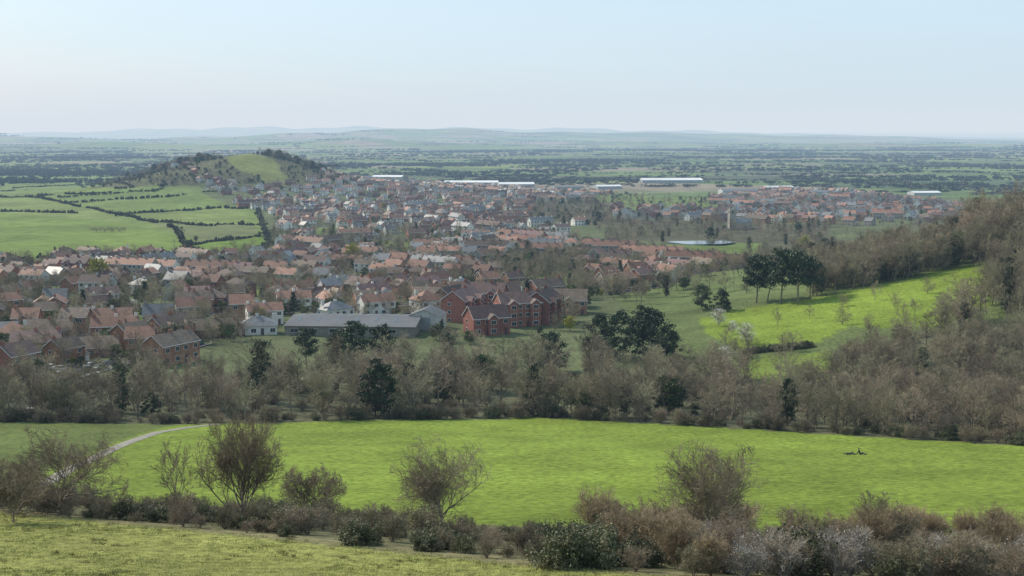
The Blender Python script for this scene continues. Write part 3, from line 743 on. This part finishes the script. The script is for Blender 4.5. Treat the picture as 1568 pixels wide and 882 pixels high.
def row_mesh(seed,Lr,nc,h):
    r=np.random.RandomState(seed); C=[]
    for i in range(nc):
        xc=r.uniform(-Lr/2,Lr/2); hh_=h*r.uniform(.4,1.1)
        C.append(np.array([xc,r.normal(0,2.5),hh_*.5])+r.normal(size=(34,3))*np.array([hh_*.33,hh_*.33,hh_*.25]))
    Vv,Fq=quads(np.concatenate(C),1.6); return np_mesh('tree_row',Vv,[(Fq,0)],[M['far_tree']])
ROWS=[row_mesh(s,180,16+9*s,6+1.2*s) for s in range(4)]
HEDG=[row_mesh(10+s,60,22,3.4) for s in range(2)]
ft=empty('distant_tree_rows')
for k in range(760):
    y=math.exp(R0.uniform(math.log(1950),math.log(14000))); x=R0.uniform(-.47,.47)*y
    if inp(x,y,TOWN) or inp(x,y,LEFT) or hill_scrub(x,y): continue
    if any(abs(x-a*y/b_)<110 and -500<y-b_<40 for a,b_ in WH): continue
    rz=R0.choice([.35,.35,.35+math.pi/2,-.1])+R0.gauss(0,.12)
    s=R0.uniform(.6,1.1)*(1+y/16000.)
    o=inst(R0.choice(ROWS),x,y,s,rz=rz,parent=ft); o.scale=(s*R0.uniform(.8,2.2),s,s*R0.uniform(.5,.95))
for cx,cy,rx,ry,nn_ in [(-1000,2450,300,180,80),(-1200,3100,500,250,80),(-500,3900,350,150,24),(300,4600,500,160,26),(1300,5200,600,200,30),(1600,3600,260,120,16),(-1900,5200,700,300,50),(900,7500,900,250,36),(-400,7000,800,250,34),(2500,7500,800,300,34),(-300,11000,1500,400,60),(2500,11500,1500,400,50),(-3500,10500,1200,400,50)]:
    for k in range(nn_):
        x=cx+R0.gauss(0,rx*.5); y=cy+R0.gauss(0,ry*.5)
        if inp(x,y,LEFT): continue
        inst(R0.choice(ROWS),x,y,R0.uniform(.8,1.2),rz=R0.uniform(-.4,.6),parent=ft)
fh=empty('field_hedgerow')
def hedge_line(pts,s=1.,step=30):
    P=np.array([G(u,v) for u,v in pts]); seg=np.hypot(*(P[1:]-P[:-1]).T); t=np.concatenate([[0],np.cumsum(seg)])
    for tt_ in np.arange(0,t[-1],step):
        x=np.interp(tt_+step/2,t,P[:,0]); y=np.interp(tt_+step/2,t,P[:,1]); x2=np.interp(tt_,t,P[:,0]); y2=np.interp(tt_,t,P[:,1])
        if R0.random()<.1: continue
        o=inst(R0.choice(HEDG),float(x),float(y),s*.5,rz=math.atan2(y-y2,x-x2),parent=fh); o.scale=(s*.6,s*.4,s*R0.uniform(.4,.9))
        for _ in range(2):
            if R0.random()<.45: inst(R0.choice(FARV+[ROUNDV[0]]),float(x)+R0.uniform(-9,9),float(y)+R0.uniform(-9,9),R0.uniform(.3,.6),parent=fh)
for pl in [[(-20,303),(60,303),(130,318),(200,332),(270,350),(285,380)],[(60,300),(150,297),(205,287),(180,280)],[(100,311),(250,302),(330,293)],[(180,331),(300,322),(370,320)],[(212,337),(300,346),(385,345)],[(-20,325),(100,326)],
           [(-20,402),(60,395),(130,392),(285,386),(290,375)],[(300,375),(350,368),(405,362)],[(90,303),(240,293),(250,284)],[(-20,290),(120,284),(180,280)],[(285,398),(400,388),(412,372),(395,322)],[(0,408),(130,400),(290,400)]]:
    hedge_line(pl)
for k in range(14):
    x,y=G(140+k*4,356); inst(WOODV[k%6],x,y,.4,parent=fh)

wm,wnt,wout=new_mat('pond_water'); wb=nd(wnt,'ShaderNodeBsdfPrincipled',Roughness=.12); wb.inputs['Base Color'].default_value=(.06,.08,.09,1); wb.inputs['Specular IOR Level'].default_value=.8
wn=nd(wnt,'ShaderNodeTexNoise',Scale=.8); wbp=nd(wnt,'ShaderNodeBump',Strength=.1); wnt.links.new(wn.outputs['Fac'],wbp.inputs['Height']); wnt.links.new(wbp.outputs[0],wb.inputs['Normal']); wnt.links.new(wb.outputs[0],wout.inputs['Surface'])
px,py=G(1075,374)
pv=[(px,py,0)]+[(px+(22+4*math.sin(3*t))*math.cos(t),py+(18+4*math.sin(2*t+1))*math.sin(t),0) for t in np.linspace(0,2*math.pi,40)[:-1]]
pz=max(hz(a,c) for a,c,_ in pv)+.1; pv=np.array(pv); pv[:,2]=pz
ob=bpy.data.objects.new('pond',np_mesh('pond',pv,[(np.array([[0,i+1,(i+1)%39+1] for i in range(39)]),0)],[wm])); COL.objects.link(ob)

# ------------------------------------------------------------------ people
def skin(name,J,Eg,mat,parent,sub=2,root=0):
    me_=bpy.data.meshes.new(name); me_.from_pydata([j[0] for j in J],Eg,[]); ob=bpy.data.objects.new(name,me_); COL.objects.link(ob)
    md=ob.modifiers.new('Skin','SKIN')
    if me_.skin_vertices:
        for i,j in enumerate(J):
            r_=j[1]; me_.skin_vertices[0].data[i].radius=(r_,r_) if not isinstance(r_,tuple) else r_
            me_.skin_vertices[0].data[i].use_root=(i==root)
    ob.modifiers.new('Sub','SUBSURF').levels=sub; ob.modifiers['Sub'].render_levels=sub
    me_.materials.append(mat); ob.parent=parent; return ob
def hand(par,w,d,side,tag):
    w=Vector(w); d=Vector(d).normalized(); s_=d.cross(UP).normalized()*side; n_=s_.cross(d)
    pal=w+d*.085
    J=[(w,.026),(w+d*.045,(.038,.022)),(pal,(.04,.018))]; Eg=[(0,1),(1,2)]
    for k,ln_ in enumerate([.068,.078,.072,.056]):
        b0=pal+s_*(.03-.02*k); i=len(J); J+= [(b0,.009),(b0+d*ln_*.5-UP*.004,.0085),(b0+d*ln_-UP*.016,.007)]; Eg+=[(2,i),(i,i+1),(i+1,i+2)]
    t0=w+d*.035+s_*.035; i=len(J); J+=[(t0,.011),(t0+s_*.025+d*.03,.009)]; Eg+=[(1,i),(i,i+1)]
    return skin('hand_'+tag,J,Eg,M['skin'],par,1)
def head(par,c,look,tag=''):
    c=Vector(c); look=Vector(look).normalized()
    bpy.ops.mesh.primitive_uv_sphere_add(segments=24,ring_count=16,radius=.1,location=c); h=bpy.context.object; h.name='head'; h.scale=(.8,.98,1.2)
    q=look.to_track_quat('Y','Z'); h.rotation_euler=q.to_euler()
    for v in h.data.vertices:
        p=v.co
        if p.y>.05 and abs(p.x)<.02 and -.03<p.z<.01: p.y+=.025
        if p.z<-.04: p.x*=.82; p.y=p.y*.9+.008
    h.data.materials.append(M['skin']); h.parent=par
    bpy.ops.mesh.primitive_uv_sphere_add(segments=20,ring_count=12,radius=.108,location=c-look*.014+(q@Vector((0,0,.022)))); g=bpy.context.object; g.name='hair'; g.scale=(.85,.98,1.12); g.rotation_euler=q.to_euler(); g.data.materials.append(M['hair']); g.parent=par
    for sx_ in (-1,1):
        for nm,off,rr_,mm in [('eye',(.03*sx_,.088,.008),.011,'white'),('ear',(.078*sx_,-.005,-.005),.024,'skin')]:
            bpy.ops.mesh.primitive_uv_sphere_add(segments=10,ring_count=6,radius=rr_,location=c+(q@Vector(off))); e_=bpy.context.object; e_.name=nm; e_.data.materials.append(M[mm]); e_.parent=par
    bpy.ops.mesh.primitive_uv_sphere_add(segments=10,ring_count=6,radius=.02,location=c+(q@Vector((0,.085,-.052)))); e_=bpy.context.object; e_.name='mouth'; e_.scale=(1,.3,.3); e_.data.materials.append(M['door']); e_.parent=par
def sitting():
    p=empty('sitting_person')
    J=[((0,0,.13),.14),((.08,0,.34),.125),((.17,0,.54),.14),((.2,0,.62),.06),
       ((.17,.19,.55),.062),((.3,.25,.3),.048),((.42,.24,.06),.034),((.17,-.19,.55),.062),((.3,-.25,.3),.048),((.42,-.24,.06),.034)]
    skin('jacket',J,[(0,1),(1,2),(2,3),(2,4),(4,5),(5,6),(2,7),(7,8),(8,9)],M['jacket'],p)
    J=[((.02,0,.12),.135),((-.05,.1,.12),.09),((-.40,.13,.42),.062),((-.72,.13,.08),.045),((-.95,.13,.09),.035),((-.05,-.1,.12),.09),((-.48,-.13,.2),.062),((-.9,-.14,.08),.045),((-.96,-.14,.2),.035)]
    skin('trousers',J,[(0,1),(1,2),(2,3),(3,4),(0,5),(5,6),(6,7),(7,8)],M['jeans'],p)
    skin('neck',[((.2,0,.6),.055),((.2,0,.7),.05)],[(0,1)],M['skin'],p,1)
    head(p,(.18,0,.8),(-1,.2,-.05)); hand(p,(.42,.24,.05),(.9,.2,-.35),1,'l'); hand(p,(.42,-.24,.05),(.9,-.2,-.35),-1,'r'); return p
def lying():
    p=empty('lying_person')
    J=[((0,0,.13),.14),((.24,0,.14),.12),((.46,0,.15),.135),((.56,0,.15),.06),((.47,.19,.14),.06),((.3,.33,.1),.046),((.14,.2,.24),.034),((.47,-.19,.14),.06),((.62,-.3,.12),.046),((.72,-.12,.08),.034)]
    skin('jacket',J,[(0,1),(1,2),(2,3),(2,4),(4,5),(5,6),(2,7),(7,8),(8,9)],M['jacket'],p)
    J=[((-.02,0,.13),.13),((-.08,.1,.12),.09),((-.42,.12,.46),.06),((-.62,.12,.08),.045),((-.84,.12,.06),.035),((-.08,-.1,.12),.09),((-.5,-.12,.12),.06),((-.92,-.13,.09),.045),((-.96,-.13,.22),.035)]
    skin('trousers',J,[(0,1),(1,2),(2,3),(3,4),(0,5),(5,6),(6,7),(7,8)],M['jeans'],p)
    skin('neck',[((.56,0,.15),.05),((.64,0,.16),.048)],[(0,1)],M['skin'],p,1)
    head(p,(.74,0,.17),(-.3,.1,.95)); hand(p,(.14,.2,.24),(-.4,-.9,0),1,'l'); hand(p,(.72,-.12,.08),(.6,.8,0),-1,'r'); return p
ps=sitting(); x,y=G(1317,696); ps.location=(x,y,hz(x,y)); ps.rotation_euler=(0,0,math.radians(150))
pl=lying(); x,y=G(1301,696); pl.location=(x,y,hz(x,y)); pl.rotation_euler=(0,0,math.radians(172))

# ------------------------------------------------------------------ haze, light, sky, camera
DN=2/21000
hm,hnt,hout=new_mat('glowing_aerial_haze')
ab=nd(hnt,'ShaderNodeVolumeAbsorption',Density=DN); ab.inputs['Color'].default_value=(.55,.36,.16,1)
em=nd(hnt,'ShaderNodeEmission',Strength=DN); em.inputs['Color'].default_value=(.45*.70,.64*.765,.84*.84,1)  # haze glows evenly by emission, standing in for sunlight scattered by the air
ad=nd(hnt,'ShaderNodeAddShader'); hnt.links.new(ab.outputs[0],ad.inputs[0]); hnt.links.new(em.outputs[0],ad.inputs[1]); hnt.links.new(ad.outputs[0],hout.inputs['Volume'])
b=B(); b.box(-62000,62000,-62000,62000,-400,700,0)
hz_o=bpy.data.objects.new('glowing_haze',b.mesh('haze',[hm])); COL.objects.link(hz_o)

AZ=math.radians(-52); EL=math.radians(38)
sd=Vector((math.sin(AZ)*math.cos(EL),math.cos(AZ)*math.cos(EL),math.sin(EL)))
sun=bpy.data.lights.new('sun','SUN'); sun.energy=5.0; sun.angle=math.radians(.5); sun.color=(1,.945,.83)
so=bpy.data.objects.new('sun',sun); COL.objects.link(so); so.rotation_euler=(-sd).to_track_quat('-Z','Y').to_euler()
w=bpy.data.worlds.new('World'); scene.world=w; w.use_nodes=True; wn=w.node_tree
for n_ in list(wn.nodes): wn.nodes.remove(n_)
sky=wn.nodes.new('ShaderNodeTexSky'); sky.sky_type='NISHITA'; sky.sun_disc=False; sky.sun_elevation=EL; sky.sun_rotation=AZ; sky.altitude=100; sky.air_density=1.0; sky.dust_density=2.0; sky.ozone_density=1.0
tc=wn.nodes.new('ShaderNodeTexCoord'); mpp=wn.nodes.new('ShaderNodeMapping'); mpp.inputs['Scale'].default_value=(1,1,7); mpp.inputs['Rotation'].default_value=(0,.12,0)
nz=wn.nodes.new('ShaderNodeTexNoise'); nz.inputs['Scale'].default_value=1.6; nz.inputs['Detail'].default_value=7; nz.inputs['Roughness'].default_value=.55
mr=wn.nodes.new('ShaderNodeMapRange'); mr.inputs['From Min'].default_value=.35; mr.inputs['From Max'].default_value=.68; mr.inputs['To Min'].default_value=.48; mr.inputs['To Max'].default_value=.7
mxw=wn.nodes.new('ShaderNodeMix'); mxw.data_type='RGBA'; mxw.inputs[7].default_value=(5.1,7.3,9.1,1)
wn.links.new(tc.outputs['Generated'],mpp.inputs['Vector']); wn.links.new(mpp.outputs[0],nz.inputs['Vector']); wn.links.new(nz.outputs['Fac'],mr.inputs['Value'])
wn.links.new(mr.outputs[0],mxw.inputs[0]); wn.links.new(sky.outputs[0],mxw.inputs[6])
bg=wn.nodes.new('ShaderNodeBackground'); bg.inputs['Strength'].default_value=.13; wo=wn.nodes.new('ShaderNodeOutputWorld')
wn.links.new(mxw.outputs[2],bg.inputs['Color']); wn.links.new(bg.outputs[0],wo.inputs['Surface'])
cam=bpy.data.cameras.new('camera'); cam.sensor_width=36; cam.lens=1893/1568*36; cam.clip_start=.5; cam.clip_end=150000
co=bpy.data.objects.new('camera',cam); COL.objects.link(co); co.location=(0,0,0); co.rotation_euler=(math.radians(90-7.106),0,0); scene.camera=co
scene.view_settings.view_transform='Standard'; scene.view_settings.look='None'; scene.view_settings.exposure=0
print('objects',len(bpy.data.objects))
